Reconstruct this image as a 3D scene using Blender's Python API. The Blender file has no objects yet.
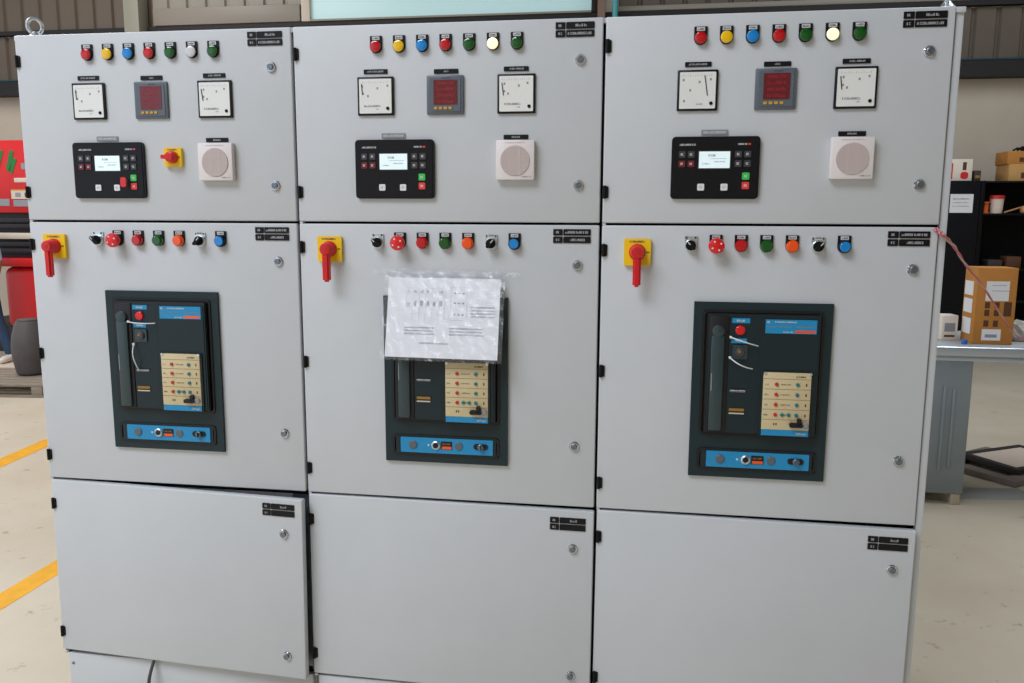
import bpy, bmesh, math, random
from mathutils import Vector, Matrix
PI = math.pi
S = bpy.context.scene
COL = S.collection

# ------------------------------------------------------------------ camera
F_PX = 826.55
CAM = Vector((1.6949, -2.1092, 1.6155))
YAW, PITCH, ROLL = math.radians(8.645), math.radians(-8.534), math.radians(-0.2575)
RM = Matrix.Rotation(YAW, 3, 'Z') @ Matrix.Rotation(PITCH, 3, 'X') @ Matrix.Rotation(ROLL, 3, 'Y')
cd = bpy.data.cameras.new('camera')
cd.sensor_width = 36.0
cd.lens = F_PX * 36.0 / 1024.0
cd.clip_end = 100
cam = bpy.data.objects.new('camera', cd)
COL.objects.link(cam)
r_, f_, u_ = RM.col[0], RM.col[1], RM.col[2]
M4 = Matrix(((r_[0], u_[0], -f_[0], CAM[0]), (r_[1], u_[1], -f_[1], CAM[1]), (r_[2], u_[2], -f_[2], CAM[2]), (0, 0, 0, 1)))
cam.matrix_world = M4
S.camera = cam

# ------------------------------------------------------------------ light
W = bpy.data.worlds.new('overcast')
S.world = W
W.use_nodes = True
bg = W.node_tree.nodes['Background']
bg.inputs[0].default_value = (0.86, 0.95, 1.08, 1)
bg.inputs[1].default_value = 0.9

def overhead_lamp(name, loc, sx, sy, power, color=(1, 1, 1)):
    l = bpy.data.lights.new(name, 'AREA')
    l.shape = 'RECTANGLE'
    l.size, l.size_y = sx, sy
    l.energy = power
    l.color = color
    o = bpy.data.objects.new(name, l)
    o.location = loc
    COL.objects.link(o)
    return o
overhead_lamp('unseen_overhead_lamp', (-2.2, -4.3, 6.9), 5.0, 3.4, 510, (0.90, 0.96, 1.06))
overhead_lamp('unseen_overhead_lamp', (-5.2, 3.0, 6.9), 1.6, 7.0, 430, (1.0, 0.97, 0.95))
overhead_lamp('unseen_overhead_lamp', (5.2, 3.2, 6.9), 1.2, 6.0, 215, (0.88, 0.96, 1.06))  # added lamp without a known source, brightens the right rear of the hall

S.view_settings.view_transform = 'Standard'
S.view_settings.look = 'None'
S.view_settings.gamma = 1.0
S.view_settings.use_curve_mapping = False
S.view_settings.exposure = 0.17

# ------------------------------------------------------------------ materials
def srgb(r, g, b):
    f = lambda c: (c / 12.92 if c <= 0.04045 else ((c + 0.055) / 1.055) ** 2.4)
    return (f(r / 255), f(g / 255), f(b / 255), 1)

def mat(name, rgb, rough=0.5, metal=0.0, var=0.0, scale=8.0, bump=0.0, bscale=400.0, emit=0.0, coat=0.0, trans=0.0, rgb2=None, stretch=None, spec=0.5):
    m = bpy.data.materials.new(name)
    m.use_nodes = True
    nt = m.node_tree
    b = nt.nodes['Principled BSDF']
    c = srgb(*rgb)
    b.inputs['Base Color'].default_value = c
    b.inputs['Roughness'].default_value = rough
    b.inputs['Metallic'].default_value = metal
    b.inputs['Coat Weight'].default_value = coat
    b.inputs['Transmission Weight'].default_value = trans
    b.inputs['Specular IOR Level'].default_value = spec
    tc = nt.nodes.new('ShaderNodeTexCoord')
    src = tc.outputs['Object']
    if stretch:
        mp = nt.nodes.new('ShaderNodeMapping')
        mp.inputs['Scale'].default_value = stretch
        nt.links.new(src, mp.inputs[0])
        src = mp.outputs[0]
    if var or rgb2:
        n = nt.nodes.new('ShaderNodeTexNoise')
        n.inputs['Scale'].default_value = scale
        n.inputs['Detail'].default_value = 6
        n.inputs['Roughness'].default_value = 0.62
        nt.links.new(src, n.inputs['Vector'])
        r = nt.nodes.new('ShaderNodeValToRGB')
        c2 = srgb(*rgb2) if rgb2 else tuple(x * (1 - var) for x in c[:3]) + (1,)
        r.color_ramp.elements[0].position = 0.35
        r.color_ramp.elements[1].position = 0.68
        r.color_ramp.elements[0].color = c2
        r.color_ramp.elements[1].color = c if rgb2 else tuple(min(1, x * (1 + var * 0.5)) for x in c[:3]) + (1,)
        nt.links.new(n.outputs['Fac'], r.inputs['Fac'])
        nt.links.new(r.outputs[0], b.inputs['Base Color'])
    if bump:
        n2 = nt.nodes.new('ShaderNodeTexNoise')
        n2.inputs['Scale'].default_value = bscale
        n2.inputs['Detail'].default_value = 3
        nt.links.new(src, n2.inputs['Vector'])
        bp = nt.nodes.new('ShaderNodeBump')
        bp.inputs['Strength'].default_value = bump
        bp.inputs['Distance'].default_value = 0.001
        nt.links.new(n2.outputs['Fac'], bp.inputs['Height'])
        nt.links.new(bp.outputs[0], b.inputs['Normal'])
    if emit:
        b.inputs['Emission Color'].default_value = c
        b.inputs['Emission Strength'].default_value = emit
    return m

M = {}
M['paint'] = mat('light_grey_powder_coat', (200, 203, 206), 0.42, var=0.03, scale=3, bump=0.06, bscale=700)
M['galv'] = mat('galvanised_steel', (120, 132, 142), 0.38, 0.85, var=0.2, scale=30)
M['gap_shade'] = mat('black_gap_shade', (12, 12, 14), 0.8, spec=0.2)  # near-black colour standing in for shade inside the door gaps
M['black'] = mat('black_plastic', (12, 12, 15), 0.45, spec=0.3)
M['matt_black'] = mat('matt_black_plastic', (8, 8, 10), 0.6, spec=0.25)
M['chrome'] = mat('chrome', (205, 205, 208), 0.14, 1.0)
M['steel'] = mat('bright_zinc', (214, 222, 226), 0.3, 0.9)
M['white_ink'] = mat('white_ink', (205, 205, 205), 0.5)
M['plate_ink'] = mat('plate_ink', (168, 168, 172), 0.5)
M['dark_ink'] = mat('dark_ink', (60, 60, 64), 0.6)
M['paper_ink'] = mat('faint_print', (176, 180, 190), 0.7)
M['grey_ink'] = mat('grey_ink', (140, 142, 148), 0.6)
M['red'] = mat('red_lens', (190, 8, 20), 0.12, coat=0.5)
M['yellow'] = mat('yellow_lens', (240, 190, 0), 0.14, coat=0.5)
M['blue'] = mat('blue_lens', (0, 130, 206), 0.12, coat=0.5)
M['green'] = mat('green_lens', (0, 82, 16), 0.12, coat=0.5)
M['orange'] = mat('orange_lens', (244, 84, 10), 0.14, coat=0.5)
M['clear_lens'] = mat('unlit_white_lens', (208, 208, 206), 0.25, coat=0.4)
M['lit_lens'] = mat('lit_white_lens', (255, 240, 196), 0.3, emit=0.62)
M['estop'] = mat('emergency_red', (218, 18, 22), 0.2, coat=0.3)
M['handle_red'] = mat('handle_red', (208, 22, 30), 0.3)
M['plate_yellow'] = mat('plate_yellow', (246, 200, 8), 0.4)
M['meter_face'] = mat('meter_face', (232, 232, 228), 0.3, coat=0.5)
M['meter_frame'] = mat('meter_frame', (22, 21, 25), 0.4, spec=0.3)
M['mfm_body'] = mat('meter_grey_plastic', (92, 100, 110), 0.42)
M['mfm_window'] = mat('red_display_window', (104, 16, 30), 0.18, coat=0.5)
M['mfm_digit'] = mat('dim_red_digits', (150, 34, 44), 0.4)
M['amber'] = mat('amber_key', (204, 156, 56), 0.45)
M['ctrl'] = mat('controller_black', (11, 12, 17), 0.4, spec=0.3)
M['lcd'] = mat('lit_lcd_screen', (212, 228, 232), 0.2, emit=0.42)
M['key_grey'] = mat('key_grey', (62, 62, 68), 0.45)
M['key_maroon'] = mat('key_maroon', (112, 24, 38), 0.45)
M['key_white'] = mat('key_white', (225, 226, 230), 0.4)
M['key_green'] = mat('key_green', (58, 196, 82), 0.4)
M['key_red'] = mat('key_red', (232, 62, 60), 0.4)
M['spk'] = mat('sounder_white_plastic', (228, 220, 219), 0.42)
M['spk_grille'] = mat('sounder_grille', (208, 192, 188), 0.55)
M['spk_dark'] = mat('sounder_recess', (182, 165, 160), 0.7)
M['acb_frame'] = mat('breaker_frame_plastic', (22, 42, 47), 0.45, bump=0.05, bscale=900, spec=0.4)
M['acb_face'] = mat('breaker_face_plastic', (20, 38, 44), 0.35, spec=0.4)
M['acb_handle'] = mat('breaker_handle_plastic', (44, 62, 66), 0.3, coat=0.15)
M['acb_black'] = mat('breaker_black', (10, 11, 14), 0.5)
M['acb_blue'] = mat('breaker_blue_label', (26, 140, 192), 0.35)
M['acb_beige'] = mat('trip_unit_beige', (208, 190, 148), 0.42)
M['acb_beige2'] = mat('trip_unit_groove', (128, 108, 78), 0.5)
M['teal_dot'] = mat('teal_dial', (30, 116, 128), 0.4)
M['red_dot'] = mat('red_dial', (190, 40, 36), 0.4)
M['ochre'] = mat('ochre_flag', (150, 112, 40), 0.45)
M['tie'] = mat('white_cable_tie', (226, 230, 232), 0.35)
M['paper'] = mat('printed_paper', (244, 245, 250), 0.7, var=0.03, scale=20)
M['board'] = mat('shelf_board', (8, 8, 10), 0.6, spec=0.2)
# hall
M['floor'] = mat('cream_epoxy_floor', (206, 196, 178), 0.42, rgb2=(190, 179, 158), scale=0.9)
M['line'] = mat('yellow_floor_paint', (232, 168, 30), 0.45, var=0.12, scale=12)
M['wall'] = mat('cream_plaster', (186, 176, 160), 0.8, var=0.07, scale=1.6, bump=0.1, bscale=60)
M['sheet_pale'] = mat('pale_cladding', (150, 144, 132), 0.5, var=0.1, scale=2.5, stretch=(1, 1, 0.25))
M['sheet'] = mat('brown_cladding', (98, 88, 76), 0.6, var=0.15, scale=2.5, stretch=(1, 1, 0.25))
M['beam'] = mat('dark_steel_beam', (24, 21, 20), 0.65)
M['teal_dark'] = mat('dark_teal_flashing', (24, 62, 74), 0.6)
M['rail'] = mat('cladding_rail', (140, 134, 124), 0.5)
M['column'] = mat('grey_column_paint', (140, 140, 126), 0.5)
M['rust'] = mat('brown_primer', (128, 104, 90), 0.6)
M['teal'] = mat('teal_paint', (70, 164, 172), 0.4)
M['pane'] = mat('daylit_translucent_pane', (168, 200, 202), 0.3, emit=0.34)
M['roof'] = mat('roof_sheet', (120, 118, 112), 0.6)
M['mach_red'] = mat('machine_red', (204, 28, 30), 0.38, var=0.06, scale=4)
M['mach_dark'] = mat('machine_dark', (38, 32, 38), 0.55)
M['mach_green'] = mat('green_lettering', (30, 116, 50), 0.5)
M['cream_strip'] = mat('pale_strip', (206, 196, 180), 0.5)
M['wood'] = mat('weathered_pallet_wood', (140, 128, 114), 0.8, var=0.3, scale=14, stretch=(0.4, 3, 3))
M['drum'] = mat('dark_grey_rubber', (80, 74, 74), 0.6, var=0.15, scale=9)
M['jeans'] = mat('denim', (38, 62, 92), 0.85, var=0.25, scale=40, bump=0.2)
M['shirt'] = mat('pale_blue_shirt', (150, 182, 212), 0.8, bump=0.1)
M['skin'] = mat('skin', (150, 104, 80), 0.5)
M['hair'] = mat('black_hair', (20, 18, 18), 0.5)
M['shoe'] = mat('pale_shoe', (206, 198, 190), 0.6)
M['bench_paint'] = mat('blue_grey_bench_paint', (128, 138, 142), 0.45, var=0.06, scale=5)
M['bench_top'] = mat('bench_top_grey', (158, 160, 160), 0.5)
M['alu'] = mat('aluminium_edge', (186, 196, 206), 0.32, 0.7)
M['foot'] = mat('pale_leg', (176, 166, 146), 0.6)
M['card'] = mat('brown_cardboard', (182, 122, 52), 0.75, var=0.08, scale=9)
M['card2'] = mat('tan_cardboard', (190, 146, 88), 0.75, var=0.12, scale=7)
M['card_dark'] = mat('cardboard_print', (84, 50, 28), 0.75)
M['label'] = mat('white_label', (222, 224, 226), 0.6)
M['carton'] = mat('white_carton', (224, 214, 200), 0.7)
M['print_red'] = mat('red_print', (204, 30, 32), 0.6)
M['blue_cap'] = mat('blue_cap', (26, 96, 180), 0.4)
M['film'] = mat('crumpled_film', (196, 196, 192), 0.35, var=0.2, scale=20)
M['rack'] = mat('black_rack_paint', (6, 7, 9), 0.6, spec=0.15)
M['navy'] = mat('dark_navy_panel', (7, 9, 15), 0.55, spec=0.2)
M['bucket'] = mat('white_bucket', (214, 196, 184), 0.5)
M['lid'] = mat('red_lid', (196, 34, 34), 0.45)
M['spool'] = mat('orange_spool', (214, 96, 28), 0.5)
M['stick'] = mat('pale_timber', (190, 140, 90), 0.7)
M['dark_box'] = mat('dark_box', (58, 48, 44), 0.7)
M['frame_steel'] = mat('primed_flat_steel', (120, 110, 104), 0.6, var=0.15, scale=12)
M['frame_dark'] = mat('dark_steel_edge', (36, 32, 32), 0.6)
M['frame_fill'] = mat('pale_panel_skin', (206, 190, 176), 0.55)
M['wire_red'] = mat('red_wire', (206, 84, 90), 0.5)
M['wire_white'] = mat('pale_wire', (206, 160, 158), 0.5)
M['cable'] = mat('dark_grey_cable', (70, 72, 74), 0.5)
nt = M['floor'].node_tree
b_ = nt.nodes['Principled BSDF']
ramp = [n for n in nt.nodes if n.type == 'VALTORGB'][0]
tcn = [n for n in nt.nodes if n.type == 'TEX_COORD'][0]
sn = nt.nodes.new('ShaderNodeTexNoise'); sn.inputs['Scale'].default_value = 9.0; sn.inputs['Detail'].default_value = 8; sn.inputs['Roughness'].default_value = 0.7
nt.links.new(tcn.outputs['Object'], sn.inputs['Vector'])
sr = nt.nodes.new('ShaderNodeValToRGB'); sr.color_ramp.elements[0].position = 0.60; sr.color_ramp.elements[1].position = 0.70
nt.links.new(sn.outputs['Fac'], sr.inputs['Fac'])
ml = nt.nodes.new('ShaderNodeMix'); ml.data_type = 'RGBA'
ml.inputs['B'].default_value = srgb(120, 108, 90)
mm = nt.nodes.new('ShaderNodeMath'); mm.operation = 'MULTIPLY'; mm.inputs[1].default_value = 0.7
nt.links.new(sr.outputs[0], mm.inputs[0]); nt.links.new(mm.outputs[0], ml.inputs['Factor'])
nt.links.new(ramp.outputs[0], ml.inputs['A']); nt.links.new(ml.outputs['Result'], b_.inputs['Base Color'])
# clear film sleeve
cf = bpy.data.materials.new('clear_plastic_film'); cf.use_nodes = True
nt = cf.node_tree; nt.nodes.clear()
o_ = nt.nodes.new('ShaderNodeOutputMaterial'); mx = nt.nodes.new('ShaderNodeMixShader')
tr = nt.nodes.new('ShaderNodeBsdfTransparent'); gl = nt.nodes.new('ShaderNodeBsdfGlossy')
gl.inputs['Roughness'].default_value = 0.18
tr.inputs['Color'].default_value = (0.98, 0.985, 0.99, 1)
nz = nt.nodes.new('ShaderNodeTexNoise'); nz.inputs['Scale'].default_value = 26
bm_ = nt.nodes.new('ShaderNodeBump'); bm_.inputs['Strength'].default_value = 0.5; bm_.inputs['Distance'].default_value = 0.004
nt.links.new(nz.outputs['Fac'], bm_.inputs['Height']); nt.links.new(bm_.outputs[0], gl.inputs['Normal'])
mx.inputs[0].default_value = 0.14
nt.links.new(tr.outputs[0], mx.inputs[1]); nt.links.new(gl.outputs[0], mx.inputs[2]); nt.links.new(mx.outputs[0], o_.inputs[0])
M['film_clear'] = cf

# ------------------------------------------------------------------ mesh helpers
class MB:
    def __init__(s):
        s.v, s.f, s.m, s.mats = [], [], [], []
    def mi(s, name):
        if name not in s.mats: s.mats.append(name)
        return s.mats.index(name)
    def add(s, vs, fs, m):
        k = len(s.v); i = s.mi(m)
        s.v += [tuple(v) for v in vs]
        for f in fs:
            s.f.append(tuple(a + k for a in f)); s.m.append(i)
        return s
    def box(s, x0, x1, y0, y1, z0, z1, m, b=0.0, seg=2):
        if b <= 0:
            vs = [(x0,y0,z0),(x1,y0,z0),(x1,y1,z0),(x0,y1,z0),(x0,y0,z1),(x1,y0,z1),(x1,y1,z1),(x0,y1,z1)]
            return s.add(vs, [(0,3,2,1),(4,5,6,7),(0,1,5,4),(1,2,6,5),(2,3,7,6),(3,0,4,7)], m)
        bm = bmesh.new()
        bmesh.ops.create_cube(bm, size=1)
        for v in bm.verts:
            v.co = Vector(((x0+x1)/2 + v.co.x*(x1-x0), (y0+y1)/2 + v.co.y*(y1-y0), (z0+z1)/2 + v.co.z*(z1-z0)))
        bmesh.ops.bevel(bm, geom=bm.edges[:], offset=b, segments=seg, profile=0.5, affect='EDGES')
        return s.frombm(bm, m)
    def frombm(s, bm, m):
        bm.verts.index_update()
        s.add([v.co[:] for v in bm.verts], [tuple(v.index for v in f.verts) for f in bm.faces], m)
        bm.free()
        return s
    def quad(s, x0, x1, z0, z1, y, m):          # faces the viewer side (-y)
        return s.add([(x0,y,z0),(x1,y,z0),(x1,y,z1),(x0,y,z1)], [(0,1,2,3)], m)
    def prism_y(s, pts, y0, y1, m):             # outline (x,z) ccw seen from -y; y0 front
        n = len(pts)
        vs = [(x, y0, z) for x, z in pts] + [(x, y1, z) for x, z in pts]
        fs = [tuple(range(n)), tuple(range(2*n-1, n-1, -1))] + [(i, i+n, (i+1) % n + n, (i+1) % n) for i in range(n)]
        return s.add(vs, fs, m)
    def rrect(s, x0, x1, z0, z1, r, y0, y1, m, n=5):
        return s.prism_y(rr(x0, x1, z0, z1, r, n), y0, y1, m)
    def lathe_y(s, cx, cz, prof, m, n=20):      # prof: (radius, y)
        vs, fs = [], []
        for r, y in prof:
            for k in range(n):
                a = 2*PI*k/n
                vs.append((cx + r*math.cos(a), y, cz + r*math.sin(a)))
        for j in range(len(prof)-1):
            for k in range(n):
                a, b2 = j*n+k, j*n+(k+1) % n
                fs.append((a, a+n, b2+n, b2))
        fs.append(tuple(range((len(prof)-1)*n, len(prof)*n))[::1])
        fs.append(tuple(range(0, n))[::-1])
        return s.add(vs, fs, m)
    def lathe_z(s, cx, cy, prof, m, n=20):      # prof: (radius, z) upward
        vs, fs = [], []
        for r, z in prof:
            for k in range(n):
                a = 2*PI*k/n
                vs.append((cx + r*math.cos(a), cy + r*math.sin(a), z))
        for j in range(len(prof)-1):
            for k in range(n):
                a, b2 = j*n+k, j*n+(k+1) % n
                fs.append((a, b2, b2+n, a+n))
        fs.append(tuple(range((len(prof)-1)*n, len(prof)*n)))
        fs.append(tuple(range(0, n))[::-1])
        return s.add(vs, fs, m)
    def tube(s, pts, r, m, n=8):
        pts = [Vector(p) for p in pts]
        vs, fs = [], []
        up = Vector((0.13, 0.31, 1)).normalized()
        for i, p in enumerate(pts):
            t = (pts[min(i+1, len(pts)-1)] - pts[max(i-1, 0)]).normalized()
            a = t.cross(up)
            if a.length < 1e-3: a = t.cross(Vector((1, 0, 0)))
            a.normalize(); b = a.cross(t)
            for k in range(n):
                q = 2*PI*k/n
                vs.append(p + (a*math.cos(q) + b*math.sin(q))*r)
        for i in range(len(pts)-1):
            for k in range(n):
                a, b2 = i*n+k, i*n+(k+1) % n
                fs.append((a, b2, b2+n, a+n))
        fs.append(tuple(range(n))[::-1]); fs.append(tuple(range((len(pts)-1)*n, len(pts)*n)))
        return s.add(vs, fs, m)
    def marks(s, x0, x1, z0, z1, y, m, seed=0):  # an illegible line of tiny printing
        rnd = random.Random(seed)
        h = z1 - z0; cw = h*0.62; x = x0
        while x + cw*0.8 <= x1 + 1e-6:
            t = h*0.22
            k = rnd.randrange(5)
            if k != 3: s.quad(x, x+t, z0, z1, y, m)
            if k in (0, 1, 4): s.quad(x+cw-t-cw*0.2, x+cw-cw*0.2, z0, z1, y, m)
            if k in (0, 2): s.quad(x, x+cw*0.8, z1-t, z1, y, m)
            if k in (1, 3): s.quad(x, x+cw*0.8, z0+h*0.4, z0+h*0.4+t, y, m)
            if k in (2, 3, 4): s.quad(x, x+cw*0.8, z0, z0+t, y, m)
            x += cw
            if rnd.random() < 0.13: x += cw*0.5
        return s
    def mesh(s, name, smooth=35):
        me = bpy.data.meshes.new(name)
        me.from_pydata(s.v, [], s.f)
        for n in s.mats: me.materials.append(M[n])
        me.polygons.foreach_set('material_index', s.m)
        me.polygons.foreach_set('use_smooth', [True]*len(s.f))
        me.set_sharp_from_angle(angle=math.radians(smooth))
        me.update()
        return me

def rr(x0, x1, z0, z1, r, n=5):
    pts = []
    for cx, cz, a0 in ((x1-r, z0+r, -PI/2), (x1-r, z1-r, 0), (x0+r, z1-r, PI/2), (x0+r, z0+r, PI)):
        for k in range(n+1):
            a = a0 + PI/2*k/n
            pts.append((cx + r*math.cos(a), cz + r*math.sin(a)))
    return pts

CACHE = {}
def cached(key, fn):
    if key not in CACHE:
        b = MB(); fn(b); CACHE[key] = b.mesh(str(key))
    return CACHE[key]

def link(name, me, parent=None, loc=(0, 0, 0), rot=None, label=None):
    o = bpy.data.objects.new(name, me)
    COL.objects.link(o)
    o.parent = parent
    o.location = loc
    if rot: o.rotation_euler = rot
    if label: o['label'] = label
    return o
def part(name, b, parent=None, loc=(0, 0, 0), rot=None, label=None, smooth=35):
    return link(name, b.mesh(name, smooth), parent, loc, rot, label)
def tag(o, label, cat, group=None):
    o['label'] = label; o['category'] = cat
    if group: o['group'] = group
    return o
def thing(name, label, cat, loc, rz=0, group=None):
    o = bpy.data.objects.new(name, None)
    o.empty_display_size = 0.1
    COL.objects.link(o)
    o.location = loc; o.rotation_euler = (0, 0, rz)
    return tag(o, label, cat, group)
def struct(o):
    o['kind'] = 'structure'
    return o

# ------------------------------------------------------------------ the hall
WY = 9.0
fl = struct(part('floor', MB().box(-14, 9, -9, WY+0.2, -0.1, 0, 'floor')))
def band(p, q, w):
    p, q = Vector(p), Vector(q); d = (q-p).normalized(); n = Vector((-d.y, d.x))*w/2
    b = MB()
    c = [p-n, q-n, q+n, p+n]
    b.add([(v.x, v.y, 0.0) for v in c] + [(v.x, v.y, 0.0015) for v in c], [(4,5,6,7),(0,1,5,4),(1,2,6,5),(2,3,7,6),(3,0,4,7)], 'line')
    return b
part('floor_line', band((-2.36, 1.9), (-2.62, 4.6), 0.135), fl)
part('floor_line', band((-0.925, 0.2), (-0.955, 2.9), 0.115), fl)

wb = struct(part('wall_back', MB().box(-14, 9, WY, WY+0.2, 0, 7.0, 'wall')))
def sheet(b, m='sheet'):
    # one trapezoid rib bay, 0.28 m pitch, unit height 1
    w = 0.28
    prof = [(0, 0), (0.022, -0.035), (0.232, -0.035), (0.252, 0), (w, 0)]
    vs = [(x, y, 0) for x, y in prof] + [(x, y, 1) for x, y in prof]
    n = len(prof)
    b.add(vs, [(i, i+1, i+1+n, i+n) for i in range(n-1)], m)
def sheet_pale(b): sheet(b, 'sheet_pale')
def sheets(x0, x1, z0, z1, y, fn=sheet):
    n = int(round((x1-x0)/0.28))
    for i in range(n):
        o = link('cladding_sheet', cached(fn.__name__, fn), wb, (x0 + i*0.28, y, z0))
        o.scale = (1, 1, z1-z0)
sheets(-9.8, 8.4, 3.50, 4.12, WY-0.005)
sheets(-9.8, -5.04, 4.19, 6.6, WY-0.005)
sheets(-5.04, -2.8, 4.42, 6.6, WY-0.005, sheet_pale)
sheets(1.36, 8.36, 4.24, 6.6, WY-0.005)
part('beam', MB().box(-14, 9, WY-0.20, WY, 3.30, 3.50, 'beam').box(-14, 9, WY-0.21, WY-0.2, 3.490, 3.508, 'teal_dark'), wb)
part('rail', MB().box(-14, 9, WY-0.10, WY-0.001, 4.135, 4.19, 'beam'), wb)
part('rail', MB().box(-4.98, -2.86, WY-0.12, WY-0.001, 4.195, 4.42, 'rail', 0.01), wb)
part('rail', MB().box(1.36, 8.4, WY-0.09, WY-0.001, 4.195, 4.26, 'rail', 0.01), wb)
part('column', MB().box(-5.30, -5.08, WY-0.30, WY-0.06, 0, 6.6, 'column', 0.01), wb)
part('column', MB().box(1.11, 1.20, WY-0.30, WY-0.22, 3.5, 6.6, 'rust'), wb)
part('pipe', MB().lathe_z(1.325, WY-0.27, [(0.035, 3.5), (0.035, 6.6)], 'teal', 12), wb)
w1 = struct(part('window_1', MB().box(-2.84, -2.72, WY-0.12, WY-0.002, 4.192, 6.6, 'cream_strip', 0.008)
     .box(1.02, 1.09, WY-0.12, WY-0.002, 4.192, 6.6, 'beam', 0.008).box(-2.72, 1.02, WY-0.12, WY-0.002, 4.192, 4.215, 'column')))
part('pane', MB().box(-2.72, 1.02, WY-0.06, WY-0.03, 4.215, 6.6, 'pane'), w1)
struct(part('wall_right', MB().box(9, 9.2, -9, WY+0.2, 0, 7.0, 'wall')))
struct(part('wall_front_blocker', MB().box(-3.0, 9.2, -9.2, -9.0, 0, 7.0, 'wall')))  # added out of view to block light from the right, open at left
struct(part('ceiling', MB().box(-14, 9.2, -9, WY+0.2, 7.0, 7.1, 'roof')))

# ------------------------------------------------------------------ switchgear
TOP, Z1, Z2, Z3 = 2.0976, 1.6, 0.8527, 0.3055
GAP = 0.003

def lamp_plate(b):          # black legend holder, round at the bottom
    r = 0.0155
    pts = [(r*math.cos(a), r*math.sin(a)) for a in [PI + PI*k/14 for k in range(15)]] + [(r, 0.0265), (-r, 0.0265)]
    b.prism_y(pts, -0.004, 0.0, 'black')
    b.lathe_y(0, 0, [(0.0150, -0.0035), (0.0150, -0.009), (0.0135, -0.010)], 'matt_black', 20)
def legend(seed):
    def fn(b):
        b.rrect(-0.0095, 0.0095, 0.0165, 0.0250, 0.001, -0.0048, -0.0038, 'white_ink', 2)
        b.marks(-0.0075, 0.0085, 0.0188, 0.0225, -0.005, 'dark_ink', seed)
    return fn
def lens(m, r=0.0142, out=0.014):
    def fn(b):
        b.lathe_y(0, 0, [(r, -0.006), (r, -out*0.72), (r*0.93, -out*0.88), (r*0.72, -out*0.96), (r*0.35, -out), (0.0005, -out*1.005)], m, 22)
    return fn
def flat_button(m):
    def fn(b):
        b.lathe_y(0, 0, [(0.0152, -0.006), (0.0152, -0.012), (0.0136, -0.0135)], 'black' if m == 'blue' else m, 22)
        b.lathe_y(0, 0, [(0.0125, -0.012), (0.0125, -0.0165), (0.0110, -0.0178)], m, 22)
    return fn
def estop(b):
    b.lathe_y(0, 0, [(0.0125, -0.005), (0.0125, -0.018), (0.0165, -0.021), (0.0195, -0.026), (0.0195, -0.031), (0.0175, -0.035), (0.011, -0.037), (0.0005, -0.0375)], 'estop', 24)
    for a in (0, PI/2, PI, 3*PI/2):
        c, s2 = math.cos(a+0.5), math.sin(a+0.5)
        b.lathe_y(0.0115*c, 0.0115*s2, [(0.0026, -0.0355), (0.0022, -0.0376)], 'label', 8)
def selector_knob(b):
    b.lathe_y(0, 0, [(0.0125, -0.006), (0.0125, -0.013), (0.011, -0.015)], 'matt_black', 20)
def selector_grip(b):
    b.rrect(-0.0045, 0.0045, -0.0135, 0.0135, 0.004, -0.027, -0.013, 'matt_black', 3)
    b.quad(-0.0012, 0.0012, 0.003, 0.0125, -0.0272, 'white_ink')
def selector_plate(b):
    r = 0.0155
    pts = [(r*math.cos(a), r*math.sin(a)) for a in [PI + PI*k/14 for k in range(15)]] + [(r, 0.0225), (-r, 0.0225)]
    b.prism_y(pts, -0.004, 0.0, 'steel')
    b.lathe_y(0, 0, [(0.0148, -0.0035), (0.0148, -0.008), (0.0135, -0.009)], 'steel', 20)
    b.quad(-0.0135, -0.0085, 0.0165, 0.0215, -0.0042, 'dark_ink'); b.quad(0.0085, 0.0135, 0.0165, 0.0215, -0.0042, 'dark_ink')

def tagplate(w, h, seed, tx0, tx1, m='black', ink='plate_ink'):
    def fn(b):
        b.rrect(-w/2, w/2, -h/2, h/2, 0.0012, -0.0022, 0, m, 2)
        if tx1 > tx0: b.marks(-w/2 + w*tx0, -w/2 + w*tx1, -h*0.19, h*0.19, -0.0024, ink, seed)
    return fn

def meter_body(b):
    b.box(-0.048, 0.048, -0.0065, 0, -0.048, 0.048, 'meter_frame', 0.002)
def meter_dial(kind):
    def fn(b):
        b.rrect(-0.0425, 0.0425, -0.043, 0.0425, 0.002, -0.0075, -0.006, 'meter_face', 2)
        # scale arc of ticks along the top and left
        for k in range(13):
            t = k/12
            b.quad(-0.034 + 0.066*t - 0.0004, -0.034 + 0.066*t + 0.0004, 0.032, 0.0345 + (0.002 if k % 3 == 0 else 0), -0.0077, 'grey_ink')
        rnd = random.Random(kind)
        for x, z in ((-0.032, 0.024), (0.004, 0.019), (0.031, 0.025), (-0.018, 0.000), (-0.032, -0.025 if kind == 3 else 0.006)):
            x += rnd.uniform(-0.003, 0.003)
            b.quad(x-0.0022, x+0.0022, z-0.0028, z+0.0028, -0.0077, 'grey_ink')
        if kind == 3:
            b.marks(-0.002, 0.012, -0.034, -0.031, -0.0077, 'grey_ink', 4)
        else:
            b.marks(-0.030, 0.014, -0.0275, -0.0225, -0.0077, 'grey_ink', kind)
            b.marks(0.002, 0.010, -0.034, -0.0315, -0.0077, 'grey_ink', kind+5)
    return fn
def meter_screw(b):
    b.lathe_y(0.0325, -0.031, [(0.0042, -0.007), (0.0042, -0.009), (0.003, -0.0096)], 'matt_black', 12)
def meter_needle(x0, z0, x1, z1):
    def fn(b):
        d = Vector((x1-x0, z1-z0)).normalized(); n = Vector((-d.y, d.x))*0.0011
        b.prism_y([(x0-n.x, z0-n.y), (x1-n.x, z1-n.y), (x1+n.x, z1+n.y), (x0+n.x, z0+n.y)][::1], -0.0086, -0.0078, 'dark_ink')
    return fn

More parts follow.
